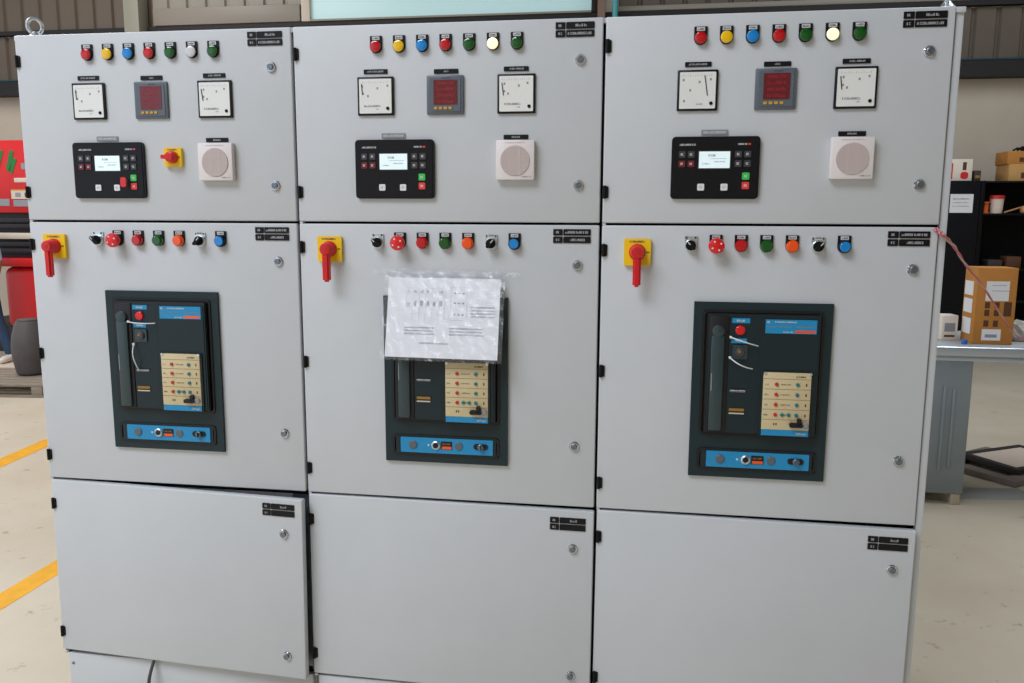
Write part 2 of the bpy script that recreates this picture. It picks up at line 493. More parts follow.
def mfm_body(b):
    b.box(-0.048, 0.048, -0.007, 0, -0.048, 0.048, 'mfm_body', 0.003)
    b.rrect(-0.040, 0.040, -0.041, 0.042, 0.002, -0.0085, -0.006, 'mfm_body', 2)
    b.marks(-0.006, 0.016, 0.0395, 0.0420, -0.0087, 'dark_ink', 3)
    for k in range(5): b.quad(0.037, 0.039, 0.026-0.011*k, 0.028-0.011*k, -0.0087, 'grey_ink')
def mfm_window(b):
    b.rrect(-0.029, 0.032, -0.024, 0.036, 0.001, -0.0095, -0.008, 'mfm_window', 2)
    for k in range(4):
        b.marks(-0.020, 0.026, 0.0245-0.0148*k, 0.0325-0.0148*k, -0.0097, 'mfm_digit', 20+k)
def mfm_key(b):
    b.rrect(-0.0042, 0.0042, -0.0032, 0.0032, 0.001, -0.0105, -0.008, 'amber', 2)

def ctrl_body(b):
    b.rrect(-0.1045, 0.1045, -0.0745, 0.0745, 0.009, -0.009, 0, 'ctrl', 4)
    b.rrect(-0.1000, 0.1000, -0.0700, 0.0700, 0.008, -0.0105, -0.0085, 'ctrl', 4)
def cn(u, v): return (-0.1045 + 0.209*u, 0.0745 - 0.149*v)
def ctrl_screen(b):
    x0, z1 = cn(0.315, 0.24); x1, z0 = cn(0.665, 0.505)
    b.quad(x0-0.002, x1+0.002, z0-0.002, z1+0.002, -0.0107, 'key_grey')
    b.rrect(x0, x1, z0, z1, 0.0006, -0.0113, -0.0102, 'lcd', 2)
    b.marks(x0+0.022, x0+0.040, z1-0.012, z1-0.007, -0.0115, 'grey_ink', 2)
    b.quad(x0+0.026, x1-0.008, z1-0.0176, z1-0.0168, -0.0115, 'grey_ink')
    b.marks(x0+0.008, x0+0.026, z0+0.009, z0+0.0115, -0.0115, 'grey_ink', 8)
    b.marks(x0+0.036, x1-0.010, z0+0.014, z0+0.0165, -0.0115, 'grey_ink', 9)
def ctrl_print(b):
    x0, z = cn(0.09, 0.13); x1, _ = cn(0.28, 0.13)
    b.marks(x0, x1, z-0.0022, z+0.0022, -0.0107, 'white_ink', 12)
def ctrl_print_red(b):
    x0, z = cn(0.75, 0.125); x1, _ = cn(0.86, 0.12)
    b.marks(x0, x1, z-0.002, z+0.002, -0.0107, 'white_ink', 13)
    b.quad(x1, x1+0.007, z-0.002, z+0.002, -0.0107, 'key_red')
def ctrl_key(m, s=0.0078, icon=True):
    def fn(b):
        b.rrect(-s, s, -s, s, s*0.3, -0.0128, -0.010, m, 3)
        if icon:
            b.marks(-s*0.45, s*0.5, -s*0.35, s*0.35, -0.0130, 'white_ink', int(s*1e5))
    return fn

def spk_body(b):
    b.box(-0.0485, 0.0485, -0.019, 0, -0.049, 0.049, 'spk', 0.003)
    b.marks(-0.026, 0.026, 0.041, 0.0435, -0.0192, 'spk_grille', 6)
    b.marks(0.018, 0.042, -0.043, -0.040, -0.0192, 'grey_ink', 7)
def spk_grille(b):
    R = 0.0375; c = -0.002
    b.lathe_y(0, c, [(R, -0.0185), (R, -0.0195), (R-0.0015, -0.0200)], 'spk_dark', 32)
    n = 12
    for k in range(-n+1, n):
        x = R*k/n; h = math.sqrt(max(R*R*0.95 - x*x, 0))
        if h > 0.003:
            b.quad(x-0.0010, x+0.0010, c-h, c+h, -0.0206, 'spk_grille')
            b.quad(-h, h, c+x-0.0010, c+x+0.0010, -0.0210, 'spk_grille')
    for x in (-0.012, 0.012):
        h = math.sqrt(R*R*0.95-x*x)
        b.quad(x-0.0014, x+0.0014, c-h, c+h, -0.0214, 'spk_grille')

def iso_plate(w):
    def fn(b):
        b.rrect(-w/2, w/2, -w/2, w/2, 0.004, -0.010, 0, 'plate_yellow', 3)
        b.marks(-w*0.30, w*0.30, w*0.36, w*0.43, -0.0102, 'dark_ink', 2)
        b.marks(w*0.34, w*0.46, -0.002, 0.002, -0.0102, 'dark_ink', 3)
    return fn
def iso_knob(b):
    b.lathe_y(0, 0, [(0.021, -0.009), (0.021, -0.014), (0.018, -0.018), (0.0165, -0.040), (0.0135, -0.045), (0.0005, -0.046)], 'handle_red', 22)
    b.lathe_y(0, 0.001, [(0.005, -0.045), (0.005, -0.0465)], 'red_dot', 10)
def iso_lever(b):
    bm = bmesh.new(); bmesh.ops.create_cube(bm, size=1)
    for v in bm.verts:
        v.co = Vector((v.co.x*0.020, -0.034 + v.co.y*0.018, -0.040 + v.co.z*0.090))
    bmesh.ops.bevel(bm, geom=bm.edges[:], offset=0.005, segments=3, affect='EDGES')
    b.frombm(bm, 'handle_red')

def hinge(b):
    b.box(-0.006, 0.007, -0.004, 0.010, -0.0145, 0.0145, 'matt_black', 0.0015)
    b.lathe_z(-0.002, -0.003, [(0.0045, -0.016), (0.0045, 0.016)], 'matt_black', 10)
def lock(b):
    b.lathe_y(0, 0, [(0.0135, 0.0), (0.0135, -0.003), (0.0115, -0.0055), (0.0105, -0.0056)], 'chrome', 22)
    b.lathe_y(0, 0, [(0.0085, -0.0056), (0.0085, -0.0085), (0.007, -0.0095)], 'galv', 18)
def lock_insert(b):
    b.box(-0.0012, 0.0012, -0.0104, -0.0090, -0.0065, 0.0065, 'matt_black')
    b.lathe_y(0, 0, [(0.0025, -0.009), (0.0022, -0.0108)], 'black', 8)

# breaker: local origin = centre bottom of bezel frame on the door; u centre 0.4025, z base 0.961
AU, AZ = 0.4025, 0.961
def acb_frame(b):
    w, h = 0.1668, 0.449
    x0, x1 = -w, w
    o1 = (0.2590-AU, 0.5470-AU, 1.0725-AZ, 1.3885-AZ)
    o2 = (0.2575-AU, 0.5455-AU, 0.9820-AZ, 1.0345-AZ)
    y0 = -0.009
    for a in ((x0, o1[0], 0, h), (o1[1], x1, 0, h), (o1[0], o1[1], o1[3], h), (o1[0], o1[1], o2[3], o1[2]), (o1[0], o1[1], 0, o2[2])):
        b.box(a[0], a[1], y0, 0, a[2], a[3], 'acb_frame')
    b.quad(x0+0.01, x1-0.01, 0.01, h-0.01, -0.002, 'acb_black')
    # raised rounded lips round both openings
    for o in (o1, o2):
        out = rr(o[0]-0.002, o[1]+0.002, o[2]-0.002, o[3]+0.002, 0.012, 4); inn = rr(o[0]+0.004, o[1]-0.004, o[2]+0.004, o[3]-0.004, 0.010, 4)
        n = len(out)
        vs = [(x, y0-0.003, z) for x, z in out] + [(x, y0-0.003, z) for x, z in inn] + [(x, y0, z) for x, z in out] + [(x, -0.002, z) for x, z in inn]
        fs = []
        for i in range(n):
            j = (i+1) % n
            fs += [(i, j, j+n, i+n), (i, i+2*n, j+2*n, j), (i+n, j+n, j+3*n, i+3*n)]
        b.add(vs, fs, 'acb_black')
def acb_body(b):
    b.rrect(0.268-AU, 0.540-AU, 1.0790-AZ, 1.3835-AZ, 0.004, -0.020, -0.002, 'acb_black', 3)
    b.rrect(0.2705-AU, 0.5380-AU, 1.0815-AZ, 1.3815-AZ, 0.004, -0.024, -0.019, 'acb_face', 3)
    b.rrect(0.3235-AU, 0.5340-AU, 1.0840-AZ, 1.3730-AZ, 0.003, -0.026, -0.023, 'acb_face', 3)
    b.quad(0.395-AU, 0.3962-AU, 1.09-AZ, 1.37-AZ, -0.0262, 'acb_black')
FY = -0.026
def acb_lever(b):
    b.box(0.2735-AU, 0.3215-AU, -0.027, -0.022, 1.083-AZ, 1.378-AZ, 'acb_black', 0.002)
    b.box(0.2775-AU, 0.3120-AU, -0.034, -0.025, 1.086-AZ, 1.330-AZ, 'acb_handle', 0.006)
    b.lathe_y(0.2950-AU, 1.3400-AZ, [(0.0150, -0.025), (0.0150, -0.034), (0.012, -0.0355), (0.0005, -0.036)], 'acb_handle', 20)
    b.quad(0.281-AU, 0.2835-AU, 1.19-AZ, 1.235-AZ, -0.0343, 'grey_ink')
def acb_label(b):
    b.box(0.4075-AU, 0.5285-AU, FY-0.001, FY, 1.337-AZ, 1.3712-AZ, 'acb_blue')
    y = FY-0.0012
    b.marks(0.411-AU, 0.418-AU, 1.3625-AZ, 1.3675-AZ, y, 'white_ink', 1)
    b.marks(0.430-AU, 0.482-AU, 1.3638-AZ, 1.3672-AZ, y, 'white_ink', 2)
    b.marks(0.411-AU, 0.470-AU, 1.3525-AZ, 1.3550-AZ, y, 'grey_ink', 3)
    b.marks(0.482-AU, 0.525-AU, 1.3525-AZ, 1.3560-AZ, y, 'grey_ink', 4)
    b.marks(0.450-AU, 0.474-AU, 1.3395-AZ, 1.3425-AZ, y, 'white_ink', 5)
    b.quad(0.478-AU, 0.525-AU, 1.3388-AZ, 1.3455-AZ, y, 'orange')
def acb_stop_label(b):
    b.box(0.3275-AU, 0.3705-AU, FY-0.001, FY, 1.3605-AZ, 1.3728-AZ, 'acb_blue')
    b.marks(0.338-AU, 0.360-AU, 1.364-AZ, 1.369-AZ, FY-0.0012, 'white_ink', 5)
def acb_start_label(b):
    b.box(0.3275-AU, 0.3645-AU, FY-0.001, FY, 1.3105-AZ, 1.3225-AZ, 'acb_blue')
    b.marks(0.337-AU, 0.356-AU, 1.3145-AZ, 1.319-AZ, FY-0.0012, 'white_ink', 6)
def acb_off_button(b):
    b.lathe_y(0.3478-AU, 1.3430-AZ, [(0.0118, FY), (0.0118, FY-0.004), (0.0100, FY-0.0055), (0.0005, FY-0.006)], 'estop', 18)
def acb_start_button(b):
    b.rrect(0.331-AU, 0.367-AU, 1.271-AZ, 1.306-AZ, 0.004, FY-0.004, FY, 'acb_handle', 3)
    b.lathe_y(0.349-AU, 1.2885-AZ, [(0.011, FY-0.004), (0.011, FY-0.008), (0.009, FY-0.009)], 'key_grey', 16)
    b.lathe_y(0.347-AU, 1.2905-AZ, [(0.004, FY-0.0088), (0.0035, FY-0.0096)], 'ochre', 8)
def acb_state_window(b):
    b.box(0.3275-AU, 0.3685-AU, FY-0.001, FY, 1.186-AZ, 1.197-AZ, 'acb_black')
    b.marks(0.329-AU, 0.367-AU, 1.1895-AZ, 1.1925-AZ, FY-0.0012, 'label', 31)
    b.quad(0.329-AU, 0.366-AU, 1.187-AZ, 1.1882-AZ, FY-0.0012, 'grey_ink')
def acb_flag_window(b):
    b.box(0.3270-AU, 0.3670-AU, FY-0.001, FY, 1.130-AZ, 1.1475-AZ, 'acb_black')
    b.quad(0.3285-AU, 0.3655-AU, 1.1385-AZ, 1.1455-AZ, FY-0.0012, 'ochre')
    b.quad(0.3285-AU, 0.3655-AU, 1.1310-AZ, 1.1345-AZ, FY-0.0012, 'cream_strip')
def acb_trip(b):
    b.rrect(0.4025-AU, 0.5265-AU, 1.0785-AZ, 1.2440-AZ, 0.003, FY-0.004, FY, 'acb_face', 2)
    b.box(0.4080-AU, 0.5215-AU, FY-0.008, FY-0.003, 1.0965-AZ, 1.2410-AZ, 'acb_beige', 0.0012)
    y = FY-0.0083
    for k in range(6):
        z = 1.2245 - 0.0256*k
        if z > 1.098: b.quad(0.409-AU, 0.5205-AU, z-AZ, z+0.0011-AZ, y, 'acb_beige2')
    b.box(0.4085-AU, 0.5210-AU, FY-0.0075, FY-0.003, 1.0815-AZ, 1.0962-AZ, 'acb_blue')
    b.marks(0.492-AU, 0.515-AU, 1.0855-AZ, 1.0905-AZ, FY-0.0077, 'white_ink', 3)
    b.marks(0.486-AU, 0.508-AU, 1.2295-AZ, 1.2335-AZ, y, 'dark_ink', 8)
    for k in range(4):
        z = 1.2120 - 0.0256*k
        b.marks(0.412-AU, 0.422-AU, z-0.003-AZ, z+0.001-AZ, y, 'grey_ink', k)
        b.marks(0.450-AU, 0.474-AU, z-0.002-AZ, z+0.001-AZ, y, 'acb_beige2', k+9)
        b.quad(0.509-AU, 0.5125-AU, z-0.004-AZ, z+0.003-AZ, y, 'dark_ink')
    b.marks(0.436-AU, 0.448-AU, 1.108-AZ, 1.114-AZ, y, 'dark_ink', 15)
    for x in (0.4115, 0.5190): b.lathe_y(x-AU, 1.2385-AZ, [(0.0042, FY-0.006), (0.0036, FY-0.0095)], 'steel', 10)
def acb_dial(m, r=0.0045):
    def fn(b):
        b.lathe_y(0, 0, [(r, 0), (r, -0.003), (r*0.7, -0.0036)], m, 12)
    return fn
def acb_key(b):
    y0, y1 = FY-0.018, FY-0.008
    b.rrect(0.474-AU, 0.506-AU, 1.1055-AZ, 1.1165-AZ, 0.004, y0, y1, 'acb_black', 3)
    b.rrect(0.492-AU, 0.502-AU, 1.110-AZ, 1.128-AZ, 0.003, y0, y1, 'acb_black', 3)
    b.lathe_y(0.5115-AU, 1.1115-AZ, [(0.008, y1), (0.008, y1-0.006), (0.006, y1-0.007)], 'grey_ink', 14)
def acb_strip(b):
    b.rrect(0.2650-AU, 0.5390-AU, 0.986-AZ, 1.0310-AZ, 0.006, -0.012, -0.002, 'acb_face', 3)
    b.rrect(0.2790-AU, 0.5310-AU, 0.9885-AZ, 1.0300-AZ, 0.002, -0.014, -0.011, 'acb_blue', 2)
    b.lathe_y(0.3130-AU, 1.0100-AZ, [(0.0115, -0.013), (0.0115, -0.016), (0.010, -0.017)], 'mfm_body', 18)
    b.lathe_y(0.4390-AU, 1.0105-AZ, [(0.0112, -0.013), (0.0112, -0.015), (0.010, -0.016)], 'mfm_body', 18)
    b.lathe_y(0.3560-AU, 1.0105-AZ, [(0.003, -0.0142), (0.003, -0.0147)], 'white_ink', 8)
def acb_ring(b):
    b.lathe_y(0.3765-AU, 1.0110-AZ, [(0.0118, -0.013), (0.0118, -0.018), (0.0085, -0.020), (0.0070, -0.018)], 'steel', 20)
    b.lathe_y(0.3765-AU, 1.0110-AZ, [(0.0068, -0.0183), (0.0068, -0.0186)], 'acb_black', 14)
def acb_pos(b):
    b.rrect(0.3905-AU, 0.4205-AU, 1.0000-AZ, 1.0220-AZ, 0.001, -0.0152, -0.0135, 'acb_black', 2)
    b.quad(0.393-AU, 0.419-AU, 1.001-AZ, 1.0085-AZ, -0.0154, 'orange')
    b.marks(0.395-AU, 0.418-AU, 1.013-AZ, 1.0175-AZ, -0.0154, 'ochre', 4)
def acb_strip_key(b):
    b.rrect(0.4790-AU, 0.5180-AU, 1.0040-AZ, 1.0190-AZ, 0.007, -0.0165, -0.0135, 'acb_black', 4)
    b.lathe_y(0.4990-AU, 1.0115-AZ, [(0.0085, -0.016), (0.0085, -0.022), (0.007, -0.023)], 'galv', 16)
    b.box(0.4975-AU, 0.5005-AU, -0.030, -0.022, 1.004-AZ, 1.019-AZ, 'galv', 0.001)

def eyebolt(b):
    b.lathe_z(0, 0, [(0.019, 0), (0.019, 0.004), (0.013, 0.010), (0.008, 0.018)], 'steel', 16)
    R, z = 0.0185, 0.033
    b.tube([(R*math.cos(a), 0, z + R*1.12*math.sin(a)) for a in [2*PI*k/24 for k in range(25)]], 0.0052, 'steel', 8)

LAMPS = ['red', 'yellow', 'blue', 'red', 'green', 'white', 'green']
def cabinet(tagname, label, off, x0, x1, ajar, idx, sag):
    c = thing('switchgear_cabinet', label, 'switchgear', (off, 0, 0))
    a, z = x0-off, x1-off          # local outer edges
    zr = z - 0.003 if idx < 2 else z - 0.0225   # right end of the doors
    # body shell, set back behind the doors, and flanges that come forward
    b = MB().box(a+0.0005, z-0.0005, 0.030, 0.80, 0.10, TOP-0.003, 'paint', 0.003)
    b.box(zr-0.001, z-0.0005, 0.003, 0.032, TOP-0.013, TOP-0.001, 'paint', 0.001)        # cap over the seam
    b.box(a+0.0005, a+0.004, 0.003, 0.032, TOP-0.013, TOP-0.001, 'paint', 0.001)
    part('body', b, c)
    for zz in (Z1, Z2, Z3): part('seam_bridge', MB().box(a+0.004, a+0.0125, 0.003, 0.0215, zz-GAP+0.0003, zz+GAP-0.0003, 'paint'), c)
    if idx == 2:
        part('end_post', MB().box(z-0.019, z-0.001, 0.009, 0.031, 0.11, TOP-0.004, 'paint', 0.003), c)
    g = MB()  # black strips behind the seams, painting the shade of the recess
    for zz in (Z1, Z2, Z3): g.box(a+0.0032, z-0.001, 0.022, 0.0302, zz-0.012, zz+0.012, 'gap_shade')
    g.box(zr-0.010, z-0.0006 if idx < 2 else z-0.019, 0.022, 0.0302, Z2 if idx == 0 else 0.30, TOP-0.008, 'gap_shade')
    g.box(a+0.0005, a+0.003, 0.012, 0.0302, 0.30, TOP-0.008, 'gap_shade')
    part('gap_shade', g, c)
    # galvanised lock-side upright behind the lowest door, seen where the door stands ajar
    if idx == 0: part('upright', MB().box(zr-0.05, z-0.0008, 0.0225, 0.0298, Z3+0.014, Z2-0.014, 'galv').box(z-0.0035, z-0.0008, 0.010, 0.0224, Z3+0.014, Z2-0.03, 'galv').lathe_y(zr-0.004, Z2-0.045, [(0.004, 0.0224), (0.003, 0.0200)], 'chrome', 10), c)
    part('base_panel', MB().box(a+0.0145, zr, 0.006, 0.0295, 0.105, Z3-GAP, 'paint', 0.003).lathe_y(a+0.028, 0.27, [(0.004, 0.006), (0.004, 0.004), (0.003, 0.003)], 'galv', 10), c)
    part('plinth', MB().box(a+0.004, z-0.004, 0.03, 0.79, 0.0, 0.0995, 'paint', 0.004), c)
    dl = a + 0.0036
    doors = ((Z1+GAP, TOP, 0), (Z2+GAP, Z1-GAP, 0), (Z3+GAP+sag, Z2-GAP, ajar))
    hz = ((2.029, 1.679), (1.535, 1.225, 0.926), (0.778, 0.376))
    lz = ((1.999, 1.696), (1.496, 1.021), (0.741+sag, 0.376+sag))
    nz_ = (2.0705, 1.5695, 0.8090+sag)
    for k, (za, zb, ang) in enumerate(doors):
        d = part('door', MB().box(0, zr-dl, 0.0, 0.0215, za, zb, 'paint', 0.0035, 3), c, (dl, 0, 0), (0, 0, -ang))
        if k == 2:
            d.rotation_euler = (0, sag/0.78, -ang)
            d.location.x -= 0.80*math.sin(sag/0.78)*0.72
            d.location.z = 0.0
        for h in hz[k]: link('hinge', cached('hinge', hinge), d, (a+0.0105-dl, 0, h))
        for j, h in enumerate(lz[k]):
            lo = link('lock', cached('lock', lock), d, (0.746-dl, 0, h), (0, random.Random(idx*10+k*3+j).uniform(-0.9, 0.9), 0))
        # black engraved plates: number tile and name tile, two rows
        for rz_, sd in ((0.0095, 1), (-0.0095, 2)):
            link('number_plate', cached(('num', sd), tagplate(0.024, 0.0160, sd, 0.3, 0.72)), d, (0.696-dl, 0, nz_[k]+rz_))
            span = ((0.33, 0.75), (0.06, 0.94))[sd-1] if k == 0 else ((0.06, 0.92), (0.25, 0.8))[sd-1] if k == 1 else ((0.4, 0.7), (0, 0))[sd-1]
            link('name_plate', cached(('nm', k, sd), tagplate(0.069, 0.0160, 10*k+sd, *span)), d, (0.7445-dl, 0, nz_[k]+rz_))
    # indicator lamps
    for i, colr in enumerate(LAMPS):
        p = link('indicator_lamp', cached('lamp_plate', lamp_plate), c, (0.2275+0.0602*i, 0, 2.0415), label='%s indicator lamp on black holder' % (colr if colr != 'white' else ('lit white' if idx else 'unlit white')))
        link('legend', cached(('legend', i % 3), legend(i % 3)), p)
        m = ('lit_lens' if idx else 'clear_lens') if colr == 'white' else colr
        link('lens', cached(('lens', m), lens(m)), p)
    # two dial meters and the digital meter
    for kind, u in ((1, 0.2245), (2, 0.5880)):
        kd = 3 if (idx == 2 and kind == 1) else kind
        p = link('panel_meter', cached('meter_body', meter_body), c, (u, 0, 1.9205), label='square dial meter with white face')
        link('dial', cached(('dial', kd), meter_dial(kd)), p)
        link('adjuster_screw', cached('meter_screw', meter_screw), p)
        nd = (0.016, 0.034, 0.0235, -0.013) if kd == 3 else ((-0.036, 0.030, -0.034, 0.004) if kd == 1 else (-0.036, 0.026, -0.032, -0.004))
        link('needle', cached(('needle', kd), meter_needle(*nd)), p)
    p = link('digital_meter', cached('mfm_body', mfm_body), c, (0.4065, 0, 1.9205), label='digital meter with dark red display')
    link('display', cached('mfm_window', mfm_window), p)
    for i in range(4): link('key', cached('mfm_key', mfm_key), p, (-0.0235+0.0125*i, 0, -0.0325))
    for i, (u, zz, sp) in enumerate(((0.2245, 1.9815, (0.14, 0.86)), (0.4085, 1.9785, (0.4, 0.62)), (0.5870, 1.9810, (0.24, 0.82)), (0.5870, 1.8155, (0.33, 0.68)))):
        link('tag_plate', cached(('tag', i), tagplate(0.0625, 0.0112, 40+i, *sp)), c, (u, 0, zz))
    link('tag_plate', cached('tag_ctrl', tagplate(0.063, 0.0125, 51, 0.08, 0.92, 'grey_ink', 'white_ink')), c, (0.269, 0, 1.8218), label='grey tag plate above the controller')
    # generator controller
    p = link('controller', cached('ctrl_body', ctrl_body), c, (0.2725, 0, 1.7370), label='black controller with lit screen and keys')
    link('screen', cached('ctrl_screen', ctrl_screen), p)
    link('lettering', cached('ctrl_print', ctrl_print), p)
    link('lettering', cached('ctrl_print_red', ctrl_print_red), p)
    def key(u, v, m, s=0.0078, icon=True):
        x, zz = cn(u, v)
        link('key', cached(('ckey', m, s), ctrl_key(m, s, icon)), p, (x, 0, zz))
    for v, m in ((0.285, 'key_grey'), (0.435, 'key_maroon')):
        for u in (0.12, 0.225): key(u, v, m)
    for v in (0.285, 0.435):
        for u in (0.757, 0.862): key(u, v, 'key_grey')
    key(0.85, 0.635, 'key_green', 0.0086); key(0.85, 0.785, 'key_red', 0.0086)
    key(0.345, 0.81, 'key_white', 0.0082); key(0.61, 0.81, 'key_white', 0.0082)
    if idx == 0:
        x, zz = cn(0.755, 0.715)
        t = MB().rrect(-0.008, 0.008, -0.013, 0.013, 0.006, -0.030, -0.026, 'estop', 4).lathe_y(0, 0, [(0.003, -0.018), (0.003, -0.0265)], 'estop', 8)
        part('key_tag', t, p, (x, 0, zz), label='small red tag hung on the controller')
        p2 = link('changeover_switch', cached('iso_small', iso_plate(0.050)), c, (0.4620, 0, 1.7710), label='small yellow rotary switch with red knob')
        kb = MB().lathe_y(0, 0, [(0.0165, -0.009), (0.0165, -0.016), (0.013, -0.028), (0.010, -0.030)], 'handle_red', 20)
        kb.rrect(-0.023, 0.010, -0.0055, 0.0055, 0.004, -0.031, -0.021, 'handle_red', 3)
        part('knob', kb, p2)
    # sounder
    p = link('sounder', cached('spk_body', spk_body), c, (0.5875, 0, 1.7580), label='white square sounder with round grille')
    link('grille', cached('spk_grille', spk_grille), p)
    # main isolator on the middle door
    p = link('isolator_switch', cached('iso_big', iso_plate(0.0665)), c, (0.0915, 0, 1.5310), label='yellow isolator plate with red lever handle')
    kn = link('knob', cached('iso_knob', iso_knob), p)
    link('lever', cached('iso_lever', iso_lever), p)
    # operating row
    row = ['sel', 'estop', 'red', 'green', 'orange', 'sel', 'blue']
    for i, kd in enumerate(row):
        loc = (0.2220+0.0605*i, 0, 1.5490)
        if kd == 'sel':
            p = link('selector_switch', cached('sel_plate', selector_plate), c, loc, label='black selector switch on silver holder')
            link('knob', cached('sel_knob', selector_knob), p)
            link('grip', cached('sel_grip', selector_grip), p, rot=(0, math.radians(40 if i else -45), 0))
            if i: link('legend', cached(('legend', 9), legend(9)), p)
        else:
            nm = 'emergency_stop' if kd == 'estop' else 'push_button'
            p = link(nm, cached('lamp_plate', lamp_plate), c, loc, label=('red mushroom emergency stop button' if kd == 'estop' else kd + ' push button on black holder'))
            link('legend', cached(('legend', i % 3), legend(i % 3)), p)
            if kd == 'estop': link('mushroom_head', cached('estop', estop), p)
            else: link('button_cap', cached(('flat', kd), flat_button(kd)), p)
    # air circuit breaker
    p = link('circuit_breaker', cached('acb_frame', acb_frame), c, (AU, 0, AZ), label='dark teal air circuit breaker set in the middle door')
    for nm, fn in (('front_cover', acb_body), ('charging_handle', acb_lever), ('rating_label', acb_label), ('off_label', acb_stop_label), ('on_label', acb_start_label), ('off_button', acb_off_button), ('on_button', acb_start_button), ('state_window', acb_state_window), ('flag_window', acb_flag_window), ('trip_unit', acb_trip), ('trip_key', acb_key), ('racking_strip', acb_strip), ('racking_socket', acb_ring), ('position_window', acb_pos), ('racking_lock', acb_strip_key)):
        link(nm, cached('acb_'+nm, fn), p)
    for k in range(4):
        zz = 1.2120 - 0.0256*k
        link('setting_dial', cached('dial_r', acb_dial('red_dot')), p, (0.4395-AU, FY-0.008, zz-AZ))
        link('setting_dial', cached('dial_t', acb_dial('teal_dot')), p, (0.4895-AU, FY-0.008, zz-AZ))
        if k == 3:
            for x in (0.456, 0.4715): link('setting_dial', cached('dial_t', acb_dial('teal_dot')), p, (x-AU, FY-0.008, zz-AZ))
    ties = (((0.3255, 1.3255), (0.352, 1.318), (0.392, 1.305)), ((0.3255, 1.2745), (0.347, 1.256), (0.381, 1.2475))) if idx else (((0.315, 1.3265), (0.35, 1.324), (0.395, 1.3235)), ((0.327, 1.264), (0.331, 1.235), (0.338, 1.190)))
    for t in ties:
        if idx == 1: break
        q0, q1, q2 = [Vector((x-AU, 0, z2-AZ)) for x, z2 in t]
        pts = []
        for s in range(9):
            w = s/8
            q = q0*(1-w)**2 + q1*2*w*(1-w) + q2*w*w
            pts.append((q.x, FY-0.004-0.014*math.sin(PI*w), q.z))
        tm = MB().tube(pts, 0.0016, 'tie', 6).box(q0.x-0.003, q0.x+0.003, FY-0.007, FY, q0.z-0.003, q0.z+0.003, 'tie', 0.001)
        part('cable_tie', tm, p)
    if idx == 0: link('lifting_eyebolt', cached('eyebolt', eyebolt), c, (a+0.034, 0.045, TOP), (0, 0, 0.95))
    if idx == 2: link('lifting_eyebolt', cached('eyebolt', eyebolt), c, (z-0.034, 0.030, TOP), (0, 0, 1.2))
    return c

cabinet('L', 'light grey switchgear cabinet at the left with small yellow switch beside its sounder', -0.0078, 0.0, 0.7970, math.radians(2.5), 0, 0.008)
cabinet('M', 'middle light grey switchgear cabinet with a paper sheet hung over its breaker', 0.795, 0.7970, 1.5985, math.radians(0.5), 1, 0.003)
cabinet('R', 'light grey switchgear cabinet at the right with fully uncovered breaker and lit white lamp', 1.600, 1.5985, 2.4200, math.radians(0.8), 2, 0.004)

# ------------------------------------------------------------------ paper in a clear sleeve, taped on the middle door
dc = thing('document_sleeve', 'printed white sheet in clear plastic sleeve taped over middle breaker', 'document', (1.1985, -0.012, 1.462))
TL = math.radians(-13)
pb = MB().box(-0.1485, 0.1485, -0.0004, 0.0004, -0.212, -0.003, 'paper')
y = -0.0006
pb.quad(-0.115, 0.0, -0.122, -0.0218, y, 'paper')
for k in range(7): pb.quad(-0.098+0.017*k, -0.0975+0.017*k, -0.118, -0.030, y-0.0001, 'paper_ink')
for zz in (-0.030, -0.046, -0.082, -0.098): pb.quad(-0.098, 0.004, zz-0.0004, zz, y-0.0001, 'paper_ink')
for k in range(6):
    pb.marks(-0.095+0.017*k, -0.084+0.017*k, -0.078, -0.064, y-0.0001, 'paper_ink', k)
    pb.marks(-0.095+0.017*k, -0.086+0.017*k, -0.043, -0.036, y-0.0001, 'paper_ink', 7+k)
for x in (0.020, 0.062): pb.quad(x, x+0.0006, -0.112, -0.026, y-0.0001, 'paper_ink')
for zz in (-0.026, -0.112): pb.quad(0.020, 0.0626, zz-0.0005, zz, y-0.0001, 'paper_ink')
for zz in (-0.040, -0.066, -0.096):
    for k in range(3): pb.quad(0.029+0.011*k, 0.033+0.011*k, zz-0.004, zz, y-0.0001, 'grey_ink')
for k in range(4): pb.marks(0.074, 0.138, -0.080-0.008*k, -0.076-0.008*k, y-0.0001, 'paper_ink', 60+k)
for k in range(3): pb.marks(-0.10, -0.02, -0.136-0.008*k, -0.132-0.008*k, y-0.0001, 'paper_ink', 70+k)
for k in range(3): pb.marks(0.02, 0.11, -0.136-0.008*k, -0.132-0.008*k, y-0.0001, 'paper_ink', 80+k)
pb.marks(-0.06, 0.02, -0.176, -0.172, y-0.0001, 'paper_ink', 90)
part('paper_sheet', pb, dc, (0, -0.002, 0), (TL, math.radians(0.4), 0))
# sleeve, slightly wavy
sb = MB(); nx, nzq = 16, 10
for sgn in (0,):
    vs = []
    for j in range(nzq+1):
        for i in range(nx+1):
            x = -0.160 + 0.320*i/nx; zz = 0.012 - 0.232*j/nzq
            vs.append((x, -0.003 - 0.0015*math.sin(i*1.1+j*0.7), zz))
    sb.add(vs, [(j*(nx+1)+i, (j+1)*(nx+1)+i, (j+1)*(nx+1)+i+1, j*(nx+1)+i+1) for j in range(nzq) for i in range(nx)], 'film_clear')
part('plastic_sleeve', sb, dc, (0, -0.002, 0), (TL, math.radians(0.4), 0))
tb = MB()
vs = []
for i in range(25):
    x = -0.190 + 0.386*i/24
    wv = 0.0015*math.sin(i*1.7)
    vs += [(x, 0.0015+wv*0.5, 0.004+wv), (x, 0.0020-wv*0.5, 0.017+wv)]
tb.add(vs, [(2*i, 2*i+2, 2*i+3, 2*i+1) for i in range(24)], 'film_clear')
